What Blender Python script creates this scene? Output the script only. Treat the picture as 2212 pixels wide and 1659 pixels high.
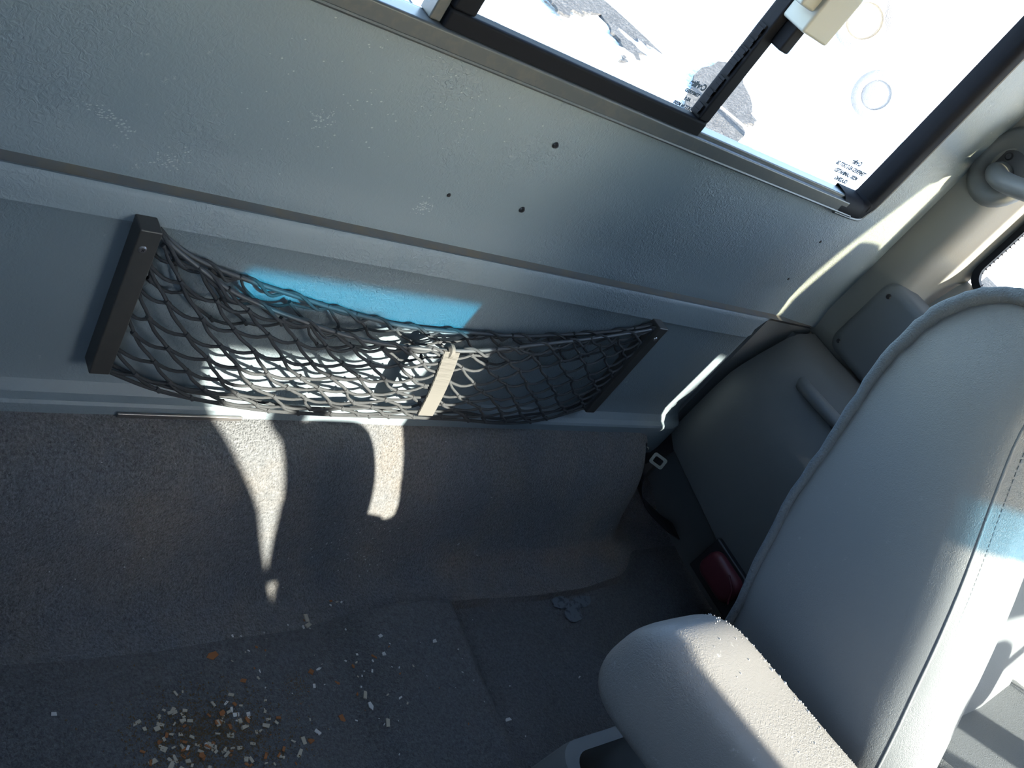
import bpy, bmesh, math, random
from mathutils import Vector, Matrix
random.seed(7)
scene = bpy.context.scene
col = scene.collection
for o in list(bpy.data.objects):
    bpy.data.objects.remove(o)
Z0 = 1.05           # all shapes below are given relative to eye height; floor level is z = 0

# ------------------------------------------------------------------ camera
cam_d = bpy.data.cameras.new('camera')
cam_d.sensor_width = 36.0
cam_d.lens = 1937.48 / 2212 * 36.0
cam_d.clip_start = 0.01
cam_d.clip_end = 500
cam = bpy.data.objects.new('camera', cam_d)
col.objects.link(cam)
right = Vector((0.72033933, -0.43370173, 0.54130772))
down = Vector((0.05726323, -0.74055932, -0.66954673))
fwd = Vector((0.69125405, 0.51329787, -0.50861884))
cam.matrix_world = Matrix(((right.x, -down.x, -fwd.x, 0), (right.y, -down.y, -fwd.y, 0),
                           (right.z, -down.z, -fwd.z, Z0), (0, 0, 0, 1)))
scene.camera = cam

# ------------------------------------------------------------------ sky and sun
SUN = Vector((-0.22, 1.0, -0.54)).normalized()
world = bpy.data.worlds.new('world')
scene.world = world
world.use_nodes = True
wn = world.node_tree.nodes
wl = world.node_tree.links
wn.clear()
sky = wn.new('ShaderNodeTexSky')
sky.sky_type = 'NISHITA'
sky.sun_disc = False
sky.sun_elevation = math.asin(-SUN.z)
sky.sun_rotation = math.atan2(-SUN.x, -SUN.y)
sky.dust_density = 1.0
bg = wn.new('ShaderNodeBackground')
bg.inputs['Strength'].default_value = 0.72
wo = wn.new('ShaderNodeOutputWorld')
wl.new(sky.outputs[0], bg.inputs[0])
wl.new(bg.outputs[0], wo.inputs[0])
sl = bpy.data.lights.new('sun', 'SUN')
sl.energy = 10.6
sl.angle = math.radians(0.7)
sl.color = (1.0, 0.93, 0.80)
sun = bpy.data.objects.new('sun', sl)
col.objects.link(sun)
sun.rotation_euler = SUN.to_track_quat('-Z', 'Y').to_euler()
sun.location = (0, -4, 5)

scene.view_settings.view_transform = 'Standard'
scene.view_settings.look = 'None'
scene.view_settings.gamma = 1.0
scene.view_settings.use_curve_mapping = False
scene.view_settings.exposure = 1.42
scene.cycles.max_bounces = 7
scene.cycles.glossy_bounces = 2
scene.cycles.caustics_reflective = False
scene.cycles.caustics_refractive = False

# ------------------------------------------------------------------ materials
MATS = {}
def mat(name, base, rough=0.5, spec=0.5, metal=0.0, bump=None, var=None, sheen=0.0, grain=None):
    """bump = (scale, strength, detail, distance); var = (scale, amount, second colour)"""
    m = bpy.data.materials.new(name)
    m.use_nodes = True
    nt = m.node_tree
    b = nt.nodes['Principled BSDF']
    b.inputs['Base Color'].default_value = (*base, 1)
    b.inputs['Roughness'].default_value = rough
    b.inputs['Specular IOR Level'].default_value = spec
    b.inputs['Metallic'].default_value = metal
    if sheen:
        b.inputs['Sheen Weight'].default_value = sheen
    tc = nt.nodes.new('ShaderNodeTexCoord')
    if var:
        n = nt.nodes.new('ShaderNodeTexNoise')
        n.inputs['Scale'].default_value = var[0]
        n.inputs['Detail'].default_value = 5
        n.inputs['Roughness'].default_value = 0.65
        r = nt.nodes.new('ShaderNodeValToRGB')
        r.color_ramp.elements[0].position = var[3] if len(var) > 3 else 0.4
        r.color_ramp.elements[1].position = var[4] if len(var) > 4 else 0.7
        mx = nt.nodes.new('ShaderNodeMix')
        mx.data_type = 'RGBA'
        ml = nt.nodes.new('ShaderNodeMath')
        ml.operation = 'MULTIPLY'
        ml.inputs[1].default_value = var[1]
        nt.links.new(tc.outputs['Object'], n.inputs['Vector'])
        nt.links.new(n.outputs['Fac'], r.inputs[0])
        nt.links.new(r.outputs[0], ml.inputs[0])
        nt.links.new(ml.outputs[0], mx.inputs[0])
        mx.inputs[6].default_value = (*base, 1)
        mx.inputs[7].default_value = (*var[2], 1)
        last = mx.outputs[2]
        if grain:
            g = nt.nodes.new('ShaderNodeTexNoise'); g.inputs['Scale'].default_value = grain[0]; g.inputs['Detail'].default_value = 4; g.inputs['Roughness'].default_value = 0.75
            gr = nt.nodes.new('ShaderNodeMapRange'); gr.inputs[1].default_value = 0.3; gr.inputs[2].default_value = 0.7
            gr.inputs[3].default_value = 1 - grain[1]; gr.inputs[4].default_value = 1 + grain[1]
            vm = nt.nodes.new('ShaderNodeVectorMath'); vm.operation = 'SCALE'
            nt.links.new(tc.outputs['Object'], g.inputs['Vector']); nt.links.new(g.outputs['Fac'], gr.inputs[0])
            nt.links.new(last, vm.inputs[0]); nt.links.new(gr.outputs[0], vm.inputs[3]); last = vm.outputs[0]
        nt.links.new(last, b.inputs['Base Color'])
    if bump:
        n2 = nt.nodes.new('ShaderNodeTexNoise')
        n2.inputs['Scale'].default_value = bump[0]
        n2.inputs['Detail'].default_value = bump[2]
        bp = nt.nodes.new('ShaderNodeBump')
        bp.inputs['Strength'].default_value = bump[1]
        bp.inputs['Distance'].default_value = bump[3]
        nt.links.new(tc.outputs['Object'], n2.inputs['Vector'])
        nt.links.new(n2.outputs['Fac'], bp.inputs['Height'])
        nt.links.new(bp.outputs[0], b.inputs['Normal'])
    MATS[name] = m
    return m

def vinyl(name, base, rough, grain=110, strength=0.5, scuff=0.35, scuffcol=(0.5, 0.52, 0.5)):
    """grained vinyl: leather-like voronoi grain stretched with noise, faint scuffs"""
    m = bpy.data.materials.new(name)
    m.use_nodes = True
    nt = m.node_tree
    N, L = nt.nodes, nt.links
    b = N['Principled BSDF']
    b.inputs['Roughness'].default_value = rough
    tc = N.new('ShaderNodeTexCoord')
    n1 = N.new('ShaderNodeTexNoise'); n1.inputs['Scale'].default_value = grain; n1.inputs['Detail'].default_value = 3
    n1.inputs['Distortion'].default_value = 1.6
    big = N.new('ShaderNodeTexNoise'); big.inputs['Scale'].default_value = 4.0
    rb = N.new('ShaderNodeValToRGB'); rb.color_ramp.elements[0].position = 0.42; rb.color_ramp.elements[1].position = 0.62
    rb.color_ramp.elements[0].color = (0.15, 0.15, 0.15, 1)
    mu = N.new('ShaderNodeMath'); mu.operation = 'MULTIPLY'
    bp = N.new('ShaderNodeBump'); bp.inputs['Strength'].default_value = strength; bp.inputs['Distance'].default_value = 0.0022
    L.new(tc.outputs['Object'], n1.inputs['Vector']); L.new(tc.outputs['Object'], big.inputs['Vector'])
    L.new(big.outputs['Fac'], rb.inputs[0]); L.new(n1.outputs['Fac'], mu.inputs[0]); L.new(rb.outputs[0], mu.inputs[1])
    L.new(mu.outputs[0], bp.inputs['Height']); L.new(bp.outputs[0], b.inputs['Normal'])
    # scuffs and dust: small bright specks where two noises agree
    s1 = N.new('ShaderNodeTexNoise'); s1.inputs['Scale'].default_value = 60; s1.inputs['Detail'].default_value = 6; s1.inputs['Roughness'].default_value = 0.8
    s2 = N.new('ShaderNodeTexNoise'); s2.inputs['Scale'].default_value = 7; s2.inputs['Detail'].default_value = 2
    r1 = N.new('ShaderNodeValToRGB'); r1.color_ramp.elements[0].position = 0.62; r1.color_ramp.elements[1].position = 0.74
    r2 = N.new('ShaderNodeValToRGB'); r2.color_ramp.elements[0].position = 0.5; r2.color_ramp.elements[1].position = 0.66
    mm = N.new('ShaderNodeMath'); mm.operation = 'MULTIPLY'
    m3 = N.new('ShaderNodeMath'); m3.operation = 'MULTIPLY'; m3.inputs[1].default_value = scuff
    L.new(tc.outputs['Object'], s1.inputs['Vector']); L.new(tc.outputs['Object'], s2.inputs['Vector'])
    L.new(s1.outputs['Fac'], r1.inputs[0]); L.new(s2.outputs['Fac'], r2.inputs[0])
    L.new(r1.outputs[0], mm.inputs[0]); L.new(r2.outputs[0], mm.inputs[1]); L.new(mm.outputs[0], m3.inputs[0])
    mx = N.new('ShaderNodeMix'); mx.data_type = 'RGBA'
    mx.inputs[6].default_value = (*base, 1); mx.inputs[7].default_value = (*scuffcol, 1)
    L.new(m3.outputs[0], mx.inputs[0]); L.new(mx.outputs[2], b.inputs['Base Color'])
    MATS[name] = m
    return m

def glass(name, tint=(1, 1, 1), gloss=0.06):
    m = bpy.data.materials.new(name)
    m.use_nodes = True
    N, L = m.node_tree.nodes, m.node_tree.links
    N.clear()
    t = N.new('ShaderNodeBsdfTransparent'); t.inputs[0].default_value = (*tint, 1)
    g = N.new('ShaderNodeBsdfGlossy'); g.inputs['Roughness'].default_value = 0.02
    mx = N.new('ShaderNodeMixShader'); mx.inputs[0].default_value = gloss
    o = N.new('ShaderNodeOutputMaterial')
    L.new(t.outputs[0], mx.inputs[1]); L.new(g.outputs[0], mx.inputs[2]); L.new(mx.outputs[0], o.inputs[0])
    MATS[name] = m
    return m

vinyl('wall_vinyl', (0.155, 0.193, 0.215), 0.58, 150, 1.0, 0.8)
MATS['wall_vinyl'].node_tree.nodes['Principled BSDF'].inputs['Specular IOR Level'].default_value = 0.9
vinyl('seat_vinyl', (0.125, 0.137, 0.145), 0.50, 420, 0.5, 0.25)
vinyl('arm_vinyl', (0.205, 0.197, 0.188), 0.45, 260, 0.8, 0.6, (0.75, 0.74, 0.7))
mat('side_trim', (0.12, 0.128, 0.13), 0.5, 0.4, bump=(300, 0.15, 2, 0.001))
mat('pillar_trim', (0.20, 0.195, 0.178), 0.55, 0.35, bump=(350, 0.12, 2, 0.001))
mat('dark_trim', (0.105, 0.110, 0.110), 0.6, 0.35, bump=(250, 0.3, 2, 0.001), var=(30, 0.15, (0.14, 0.14, 0.13)))
mat('ledge_dust', (0.12, 0.125, 0.125), 0.75, 0.3, var=(22, 0.7, (0.17, 0.14, 0.10), 0.4, 0.65))
mat('carpet', (0.135, 0.139, 0.145), 0.95, 0.15, bump=(380, 1.0, 4, 0.006), grain=(260, 0.5), var=(7, 0.8, (0.19, 0.165, 0.14), 0.42, 0.68), sheen=0.2)
mat('carpet_floor', (0.118, 0.119, 0.122), 0.95, 0.15, bump=(380, 1.0, 4, 0.005), grain=(220, 0.4), var=(9, 0.6, (0.115, 0.11, 0.105), 0.45, 0.7), sheen=0.1)
mat('cord', (0.052, 0.055, 0.058), 0.8, 0.3, bump=(1500, 0.9, 2, 0.001))
mat('bungee', (0.05, 0.055, 0.06), 0.45, 0.5)
mat('webbing', (0.10, 0.095, 0.085), 0.75, 0.3)
mat('bracket_metal', (0.075, 0.072, 0.068), 0.38, 0.5, metal=0.4, var=(25, 0.4, (0.11, 0.1, 0.085)))
mat('screw_metal', (0.35, 0.33, 0.32), 0.35, 0.5, metal=0.9)
mat('dark_screw', (0.07, 0.07, 0.075), 0.3, 0.5, metal=0.8)
mat('chrome', (0.75, 0.72, 0.6), 0.22, 0.5, metal=1.0)
mat('rubber', (0.006, 0.007, 0.010), 0.7, 0.12)
mat('channel', (0.06, 0.068, 0.072), 0.42, 0.5, var=(40, 0.5, (0.12, 0.11, 0.09), 0.5, 0.75))
mat('latch_plastic', (0.30, 0.31, 0.28), 0.5, 0.4)
mat('piping_cloth', (0.095, 0.11, 0.125), 0.95, 0.2, bump=(500, 1.0, 3, 0.002))
mat('thread', (0.13, 0.15, 0.165), 0.8, 0.3)
mat('black_plastic', (0.015, 0.015, 0.018), 0.45, 0.5)
mat('red_lens', (0.11, 0.022, 0.03), 0.35, 0.4)
mat('roof_cloth', (0.30, 0.30, 0.29), 0.95, 0.1)
mat('chip_pale', (0.42, 0.36, 0.27), 0.8, 0.2, var=(200, 0.4, (0.5, 0.46, 0.4)))
mat('chip_white', (0.55, 0.53, 0.5), 0.8, 0.2)
mat('chip_orange', (0.30, 0.12, 0.045), 0.8, 0.2)
mat('chip_brown', (0.15, 0.10, 0.05), 0.8, 0.2)
mat('snow', (0.70, 0.76, 0.83), 0.9, 0.2, bump=(5, 0.8, 6, 0.3))
mat('asphalt', (0.045, 0.043, 0.042), 0.95, 0.2, bump=(30, 0.8, 5, 0.05), var=(12, 0.8, (0.10, 0.094, 0.088), 0.4, 0.62))
mat('white_paint', (0.85, 0.86, 0.87), 0.35, 0.5)
mat('tyre', (0.13, 0.12, 0.115), 0.9, 0.2, bump=(60, 0.8, 3, 0.03))
mat('print', (0.09, 0.12, 0.16), 0.7, 0.2)
glass('clear_glass', (0.95, 0.97, 0.97), 0.04)
glass('shade_band', (0.11, 0.46, 0.60), 0.04)
glass('door_glass', (0.90, 0.86, 0.74), 0.05)

# ------------------------------------------------------------------ mesh helpers
class MB:
    def __init__(s): s.v = []; s.f = []
    def add(s, vs, fs):
        k = len(s.v); s.v += [tuple(p) for p in vs]; s.f += [tuple(i + k for i in f) for f in fs]; return s
    def box(s, x0, x1, y0, y1, z0, z1):
        vs = [(x, y, z) for z in (z0, z1) for y in (y0, y1) for x in (x0, x1)]
        return s.add(vs, [(0, 2, 3, 1), (4, 5, 7, 6), (0, 1, 5, 4), (2, 6, 7, 3), (0, 4, 6, 2), (1, 3, 7, 5)])
    def hexa(s, lo, hi):            # two loops of equal length joined
        n = len(lo)
        fs = [tuple(range(n - 1, -1, -1)), tuple(range(n, 2 * n))]
        fs += [(i, (i + 1) % n, n + (i + 1) % n, n + i) for i in range(n)]
        return s.add(list(lo) + list(hi), fs)
    def grid(s, P, closeu=False, closev=False):
        nu, nv = len(P), len(P[0])
        vs = [p for row in P for p in row]; fs = []
        for i in range(nu if closeu else nu - 1):
            for j in range(nv if closev else nv - 1):
                a, b = i, (i + 1) % nu; c, d = j, (j + 1) % nv
                fs.append((a * nv + c, b * nv + c, b * nv + d, a * nv + d))
        return s.add(vs, fs)
    def tube(s, pts, r, n=6, closed=False, flat=1.0, caps=True):
        pts = [Vector(p) for p in pts]; m = len(pts)
        rings = []; up = None
        for i, p in enumerate(pts):
            a = pts[i - 1] if (i > 0 or closed) else p
            b = pts[(i + 1) % m] if (i < m - 1 or closed) else p
            t = (b - a).normalized()
            if up is None:
                up = Vector((0, 0, 1)) if abs(t.z) < 0.9 else Vector((0, 1, 0))
            sd = t.cross(up)
            if sd.length < 1e-6: sd = t.orthogonal()
            sd.normalize(); up = sd.cross(t).normalized()
            rr = r(i / (m - 1)) if callable(r) else r
            rings.append([p + (sd * math.cos(q) + up * math.sin(q) * flat) * rr for q in [2 * math.pi * k / n for k in range(n)]])
        k0 = len(s.v)
        s.grid(rings, closeu=closed, closev=True)
        if caps and not closed:
            s.f.append(tuple(k0 + k for k in range(n)))
            s.f.append(tuple(k0 + (m - 1) * n + k for k in range(n - 1, -1, -1)))
        return s
    def disc(s, c, axis, r, h, n=16, r2=None):
        a = Vector(axis).normalized(); u = a.orthogonal().normalized(); w = a.cross(u); c = Vector(c)
        r2 = r if r2 is None else r2
        lo = [c + (u * math.cos(q) + w * math.sin(q)) * r for q in [2 * math.pi * k / n for k in range(n)]]
        hi = [c + a * h + (u * math.cos(q) + w * math.sin(q)) * r2 for q in [2 * math.pi * k / n for k in range(n)]]
        return s.hexa(lo, hi)

def origin_of(p):
    v = Vector((0, 0, 0))
    while p is not None:
        v += p.location; p = p.parent
    return v

def build(name, mb, m, parent=None, bevel=0.0, seg=2, angle=35, subsurf=0, kind=None, label=None, smooth=True, solid=0.0):
    me = bpy.data.meshes.new(name)
    vs = [Vector((p[0], p[1], p[2] + Z0)) for p in mb.v]
    o = bpy.data.objects.new(name, me)
    col.objects.link(o)
    if parent is None:
        xs = [p.x for p in vs]; ys = [p.y for p in vs]; zs = [p.z for p in vs]
        off = Vector(((min(xs) + max(xs)) / 2, (min(ys) + max(ys)) / 2, min(zs)))
        o.location = off
    else:
        off = origin_of(parent)
        o.parent = parent
    me.from_pydata([p - off for p in vs], [], mb.f)
    bm = bmesh.new(); bm.from_mesh(me); bmesh.ops.recalc_face_normals(bm, faces=bm.faces); bm.to_mesh(me); bm.free()
    me.materials.append(MATS[m])
    if smooth:
        me.polygons.foreach_set('use_smooth', [True] * len(me.polygons))
        me.set_sharp_from_angle(angle=math.radians(angle))
    if solid:
        md = o.modifiers.new('solid', 'SOLIDIFY'); md.thickness = solid; md.offset = 0
    if bevel:
        md = o.modifiers.new('bevel', 'BEVEL'); md.width = bevel; md.segments = seg; md.limit_method = 'ANGLE'; md.angle_limit = math.radians(40)
        md.harden_normals = True
    if subsurf:
        md = o.modifiers.new('sub', 'SUBSURF'); md.levels = subsurf; md.render_levels = subsurf
    if kind: o['kind'] = kind
    if label: o['label'] = label
    return o

def thing(name, label, cat, loc=(0, 0, 0), group=None, kind=None):
    o = bpy.data.objects.new(name, None)
    o.empty_display_size = 0.05
    o.location = (loc[0], loc[1], loc[2] + Z0)
    col.objects.link(o)
    o['label'] = label
    if cat: o['category'] = cat
    if group: o['group'] = group
    if kind: o['kind'] = kind
    return o

def tag(o, label, cat, group=None):
    o['label'] = label; o['category'] = cat
    if group: o['group'] = group
    return o

def lerp(a, b, t): return a + (b - a) * t
def interp(tab, x):
    if x <= tab[0][0]: return tab[0][1]
    for (a, va), (b, vb) in zip(tab, tab[1:]):
        if x <= b: return va + (vb - va) * (x - a) / (b - a)
    return tab[-1][1]
def smooth01(t): t = max(0, min(1, t)); return t * t * (3 - 2 * t)
def catmull(pts, n):
    pts = [Vector(p) for p in pts]; out = []
    P = [pts[0] * 2 - pts[1]] + pts + [pts[-1] * 2 - pts[-2]]
    for i in range(1, len(P) - 2):
        for k in range(n):
            t = k / n; a, b, c, d = P[i - 1], P[i], P[i + 1], P[i + 2]
            out.append(0.5 * ((2 * b) + (c - a) * t + (2 * a - 5 * b + 4 * c - d) * t * t + (3 * b - a - 3 * c + d) * t ** 3))
    out.append(pts[-1]); return out
def hnoise(x, y):
    return (math.sin(x * 17.3 + y * 5.1) + math.sin(x * 7.7 - y * 13.9 + 1.3) + math.sin(x * 31.0 + y * 23.0 + .7) * .5) / 2.5

# ================================================================== SETTING
# ---- rear wall, upper vinyl panel with the window opening
WX0, WX1 = 0.02, 1.548      # window opening
WZ0, WZ1 = -0.279, 0.17
YW = 0.78
mb = MB()
mb.box(-0.30, WX0, YW, YW + 0.02, -0.53, 0.42)
mb.box(WX0, WX1, YW, YW + 0.02, -0.53, WZ0)
mb.box(WX0, WX1, YW, YW + 0.02, WZ1, 0.42)
wall = MB()
def wall_y(x, z):           # the panel rolls gently into its bottom ledge and into the corner post
    return YW - 0.006 * smooth01((-0.47 - z) / 0.05) - 0.012 * smooth01((x - 1.56) / 0.16)
xs = [-0.30, 0.0, WX0] + [WX0 + (WX1 - WX0) * i / 24 for i in range(1, 25)] + [1.60, 1.65, 1.72]
zs = [-0.523, -0.512, -0.50, -0.48, -0.46, -0.42, -0.36, WZ0, -0.15, 0.0, WZ1, 0.42]
P = [[(x, wall_y(x, z), z) for z in zs] for x in xs]
vs = [p for r in P for p in r]; fs = []
for i in range(len(xs) - 1):
    for j in range(len(zs) - 1):
        if xs[i] >= WX0 - 1e-6 and xs[i + 1] <= WX1 + 1e-6 and zs[j] >= WZ0 - 1e-6 and zs[j + 1] <= WZ1 + 1e-6: continue
        n = len(zs); fs.append((i * n + j, (i + 1) * n + j, (i + 1) * n + j + 1, i * n + j + 1))
wall.add(vs, fs)
wall_rear = build('wall_rear', wall, 'wall_vinyl', kind='structure', angle=60)
wall_rear['label'] = 'grey grained vinyl back wall of the truck cab below the rear window'
# outer skin behind it, so that no light leaks through
sk = MB().box(-0.30, WX0 - .0, 0.80, 0.815, -1.2, 0.44).box(WX0, WX1, 0.80, 0.815, -1.2, WZ0 - .012).box(WX0, WX1, 0.80, 0.815, WZ1, 0.44).box(WX1, 1.86, 0.80, 0.815, -1.2, 0.44)
build('outer_skin', sk, 'white_paint', wall_rear)
# lower panel: ledge, crease, face, flared foot (profile in y, z)
prof = [(0.783, -0.519), (0.770, -0.5225), (0.7595, -0.5235), (0.7575, -0.5255), (0.7555, -0.530), (0.7525, -0.545), (0.7500, -0.5565), (0.7506, -0.5585), (0.7525, -0.563), (0.7530, -0.60),
        (0.7530, -0.70), (0.7530, -0.76), (0.7525, -0.778), (0.7480, -0.793), (0.7380, -0.8035), (0.7290, -0.807), (0.7260, -0.8105), (0.7250, -0.820), (0.7250, -0.885)]
P = []
for i in range(61):
    x = -0.30 + 1.86 * i / 60
    roll = smooth01((x - 1.50) / 0.06)
    row = []
    for (y, z) in prof:
        wob = 0.0012 * math.sin(x * 4.0) * smooth01((-0.56 - z) / 0.1)
        row.append((x, y + wob + 0.05 * roll * roll * (1 if z < -0.53 else 0.3), z - 0.012 * smooth01((x - 0.6) / 0.9) * (1 if -0.60 < z < -0.54 else 0)))
    P.append(row)
lower = build('lower_panel', MB().grid(P), 'wall_vinyl', wall_rear, angle=24)
dust = MB().grid([[(-0.30 + 2.0 * i / 40, y, z + 0.0009) for (y, z) in ((0.7765, -0.5205), (0.7700, -0.5222), (0.7605, -0.5232))] for i in range(41)])
build('ledge_top', dust, 'ledge_dust', wall_rear)
# narrow metal strip at the panel foot
build('foot_strip', MB().box(0.40, 0.56, 0.7215, 0.7252, -0.824, -0.817), 'screw_metal', wall_rear, bevel=0.001)
def screw(name, x, y, z, ax, r, parent, m='screw_metal'):
    s = MB().disc((x, y, z), ax, r, r * 0.45, 16, r * 0.7)
    a = Vector(ax).normalized(); u = a.orthogonal().normalized(); w = a.cross(u); c = Vector((x, y, z)) + a * r * 0.4
    o = build(name, s, m, parent)
    q = MB()
    for d1, d2 in ((u, w), (w, u)):
        pts = [c + d1 * (r * .42 * e1) + d2 * (r * .09 * e2) for e1, e2 in ((-1, -1), (1, -1), (1, 1), (-1, 1))]
        q.hexa(pts, [p + a * r * 0.1 for p in pts])
    build('cross_slot', q, 'black_plastic', o)
    return o
for (x, z) in ((0.804, -0.344), (0.822, -0.445), (1.505, -0.350), (0.700, -0.452), (1.515, -0.440)):
    r = 0.0048 if x < 1 and x != 0.700 else 0.003
    screw('screw', x, YW - 0.0005, z, (0, -1, 0), r, wall_rear, 'dark_screw')

# ---- rear window
window = thing('window_1', 'sliding rear window with black rubber frame above the grey wall', None, (0.8, 0.79, WZ0), kind='structure')
del window['label']
fr = MB()
def bar(x0, x1, z0, z1, y0, y1): return MB().box(x0, x1, y0, y1, z0, z1)
build('frame_channel', bar(0.0, 1.46, -0.281, -0.259, 0.764, 0.80), 'channel', window, bevel=0.003)
build('channel_lip', MB().tube([(0.0, 0.7655, -0.281), (1.49, 0.7655, -0.281)], 0.0028, 8), 'channel', window)
# rounded black corner and right jamb
jp = [(1.44, -0.2665), (1.50, -0.2665), (1.516, -0.263), (1.524, -0.252), (1.527, -0.235), (1.530, -0.10), (1.533, 0.16)]
jamb = MB()
cc = catmull([(x, 0.780, z) for x, z in jp], 6)
ring = []
for i, p in enumerate(cc):
    t = (cc[min(i + 1, len(cc) - 1)] - cc[max(i - 1, 0)]).normalized(); nrm = Vector((-t.z, 0, t.x))
    ring.append([p + nrm * a + Vector((0, b, 0)) for a, b in ((-0.019, 0.02), (-0.019, -0.012), (-0.012, -0.017), (0.008, -0.015), (0.016, -0.004), (0.019, 0.02))])
jamb.grid(ring, closev=True)
build('corner_jamb', jamb, 'rubber', window, angle=50)
gk = MB().tube(catmull([(x + .0 + (0.019 if z > -.24 else 0.012 if x > 1.51 else 0), 0.768, z - (0.018 if z < -.25 else 0)) for x, z in jp], 6), 0.0035, 8)
build('gasket_bead', gk, 'channel', window)
build('sill_channel', bar(1.010, 1.46, -0.264, -0.253, 0.772, 0.80), 'channel', window, bevel=0.002)
# sliding sash: thick black rubber frame
build('sash_rail', bar(0.560, 1.012, -0.262, -0.2385, 0.769, 0.792), 'rubber', window, bevel=0.004)
build('sash_stile', bar(0.560, 0.590, -0.2385, 0.16, 0.769, 0.792), 'rubber', window, bevel=0.003)
st = bar(0.988, 1.011, -0.2385, 0.16, 0.769, 0.792)
random.seed(3)
lump = MB()
for i in range(46):                 # crumbled sealant along the stile
    z = -0.235 + 0.13 * random.random(); w = 0.002 + 0.004 * random.random()
    lump.box(0.989 - w, 0.991, 0.774, 0.786, z, z + 0.003 + 0.006 * random.random())
s_ = build('sash_stile', st, 'rubber', window, bevel=0.003)
lo_ = build('sealant_lumps', lump, 'rubber', s_); lo_['kind'] = 'stuff'
build('divider_trim', bar(1.011, 1.0145, -0.255, 0.16, 0.774, 0.80), 'channel', window)
build('divider_trim', bar(0.545, 0.560, -0.259, 0.16, 0.776, 0.80), 'channel', window, bevel=0.002)
build('head_rail', bar(0.0, 1.55, 0.155, 0.18, 0.764, 0.80), 'rubber', window, bevel=0.003)
build('pane', MB().box(0.585, 0.99, 0.779, 0.782, -0.245, 0.158), 'clear_glass', window, smooth=False)
build('pane', MB().box(1.01, 1.525, 0.788, 0.791, -0.258, 0.158), 'clear_glass', window, smooth=False)
build('pane', MB().box(0.02, 0.55, 0.788, 0.791, -0.258, 0.158), 'clear_glass', window, smooth=False)
build('side_jamb', bar(0.0, 0.03, -0.26, 0.16, 0.766, 0.80), 'rubber', window, bevel=0.003)
def lettering(lines, x, z, y, size, parent, name='etched_lettering'):
    for k, (txt, sc) in enumerate(lines):
        cu = bpy.data.curves.new('t', 'FONT'); cu.body = txt; cu.size = size * sc; cu.align_x = 'CENTER'; cu.extrude = 0.0002; cu.offset = size * sc * 0.05
        to = bpy.data.objects.new('t', cu); col.objects.link(to)
        dg = bpy.context.evaluated_depsgraph_get()
        me = bpy.data.meshes.new_from_object(to.evaluated_get(dg))
        bpy.data.objects.remove(to)
        q = MB(); zz = z - k * size * 1.25
        # etched on the outer face to be read from outside, so mirrored from in here
        q.add([(x - v.co.x, y + v.co.z, zz + v.co.y) for v in me.vertices], [tuple(p.vertices) for p in me.polygons])
        build(name, q, 'print', parent, smooth=False)
lettering([('Carlite', 1.5), ('TEMPERED', 0.8), ('AS-2', 0.8), ('DOT 26 M200', 0.8)], 0.955, -0.205, 0.7785, 0.0080, window)
lettering([('Carlite', 1.2), ('TEMPERED AS-2 DOT 26', 1.0), ('M200  LAMINATED', 1.0), ('GLAZING', 1.0)], 1.42, -0.205, 0.7875, 0.0095, window)

# latch of the sliding sash
lt = thing('window_latch', 'grey plastic latch block on the divider of the rear window', 'latch', (1.02, 0.75, -0.09))
build('body', MB().box(0.990, 1.050, 0.728, 0.772, -0.078, -0.01), 'latch_plastic', lt, bevel=0.004)
build('thumb_tab', MB().box(0.962, 0.995, 0.735, 0.765, -0.055, 0.03), 'latch_plastic', lt, bevel=0.004)
build('catch_plate', MB().box(1.004, 1.024, 0.748, 0.770, -0.112, -0.076), 'rubber', lt, bevel=0.003)

# ---- floor: carpeted hump under the wall, floor pan with tunnel
hump = [(0.775, -0.818), (0.745, -0.819), (0.722, -0.825), (0.700, -0.838), (0.680, -0.857), (0.662, -0.882), (0.648, -0.912), (0.637, -0.945), (0.627, -0.978), (0.614, -1.010), (0.595, -1.036), (0.570, -1.046), (0.535, -1.050)]
def hump_pt(x, y, z):
    t = smooth01((x - 1.36) / 0.16)            # rounded right end falls away into the corner
    yy = y + 0.06 * t * t * (1 if y < 0.7 else 0.3)
    zz = z - t * t * (z + 1.06) * 0.85 * smooth01((x - 1.40) / 0.14)
    k = smooth01((0.74 - y) / 0.05)
    yy += 0.006 * k * math.sin(x * 9.0) + 0.0035 * k * hnoise(x * 1.3, z * 2)
    zz += 0.004 * k * hnoise(x * 1.7 + 3, y * 3)
    if z < -1.03: zz = zz * (1 - k) + k * zz
    return (x, yy, zz)
def tunnel(x, y):
    f = smooth01((0.60 - y) / 0.06)
    return f * 0.026 * smooth01((x - 0.725) / 0.05) * (1 - smooth01((x - (0.935 + 0.05 * (y - 0.3))) / 0.028)) - f * 0.014 * smooth01((x - 0.95) / 0.03)
NX = 150
def fx(i): return -0.30 + 2.02 * i / NX
P = []
for i in range(NX + 1):
    x = fx(i); row = [hump_pt(x, y, z) for (y, z) in catmull([(a, b, 0) for a, b in hump], 3) and [(v.x, v.y) for v in catmull([(a, b, 0) for a, b in hump], 3)]]
    P.append(row)
floor_ys = [0.535 - 0.02 * k for k in range(75)]
Q = []
for i in range(NX + 1):
    x = fx(i); last = P[i][-1]
    row = [last] + [(x, lerp(last[1], y, 1) if k > 3 else lerp(last[1], y, k / 3), -1.05 + tunnel(x, y) + 0.0025 * hnoise(x * 1.5, y * 1.5)) for k, y in enumerate(floor_ys) if k > 0]
    Q.append(row)
floor = build('floor', MB().grid(Q), 'carpet_floor', kind='structure', angle=60)
floor['label'] = 'dark carpeted cab floor with a raised tunnel and wood debris'
hm = build('carpet_hump', MB().grid(P), 'carpet', floor, angle=60)
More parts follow.
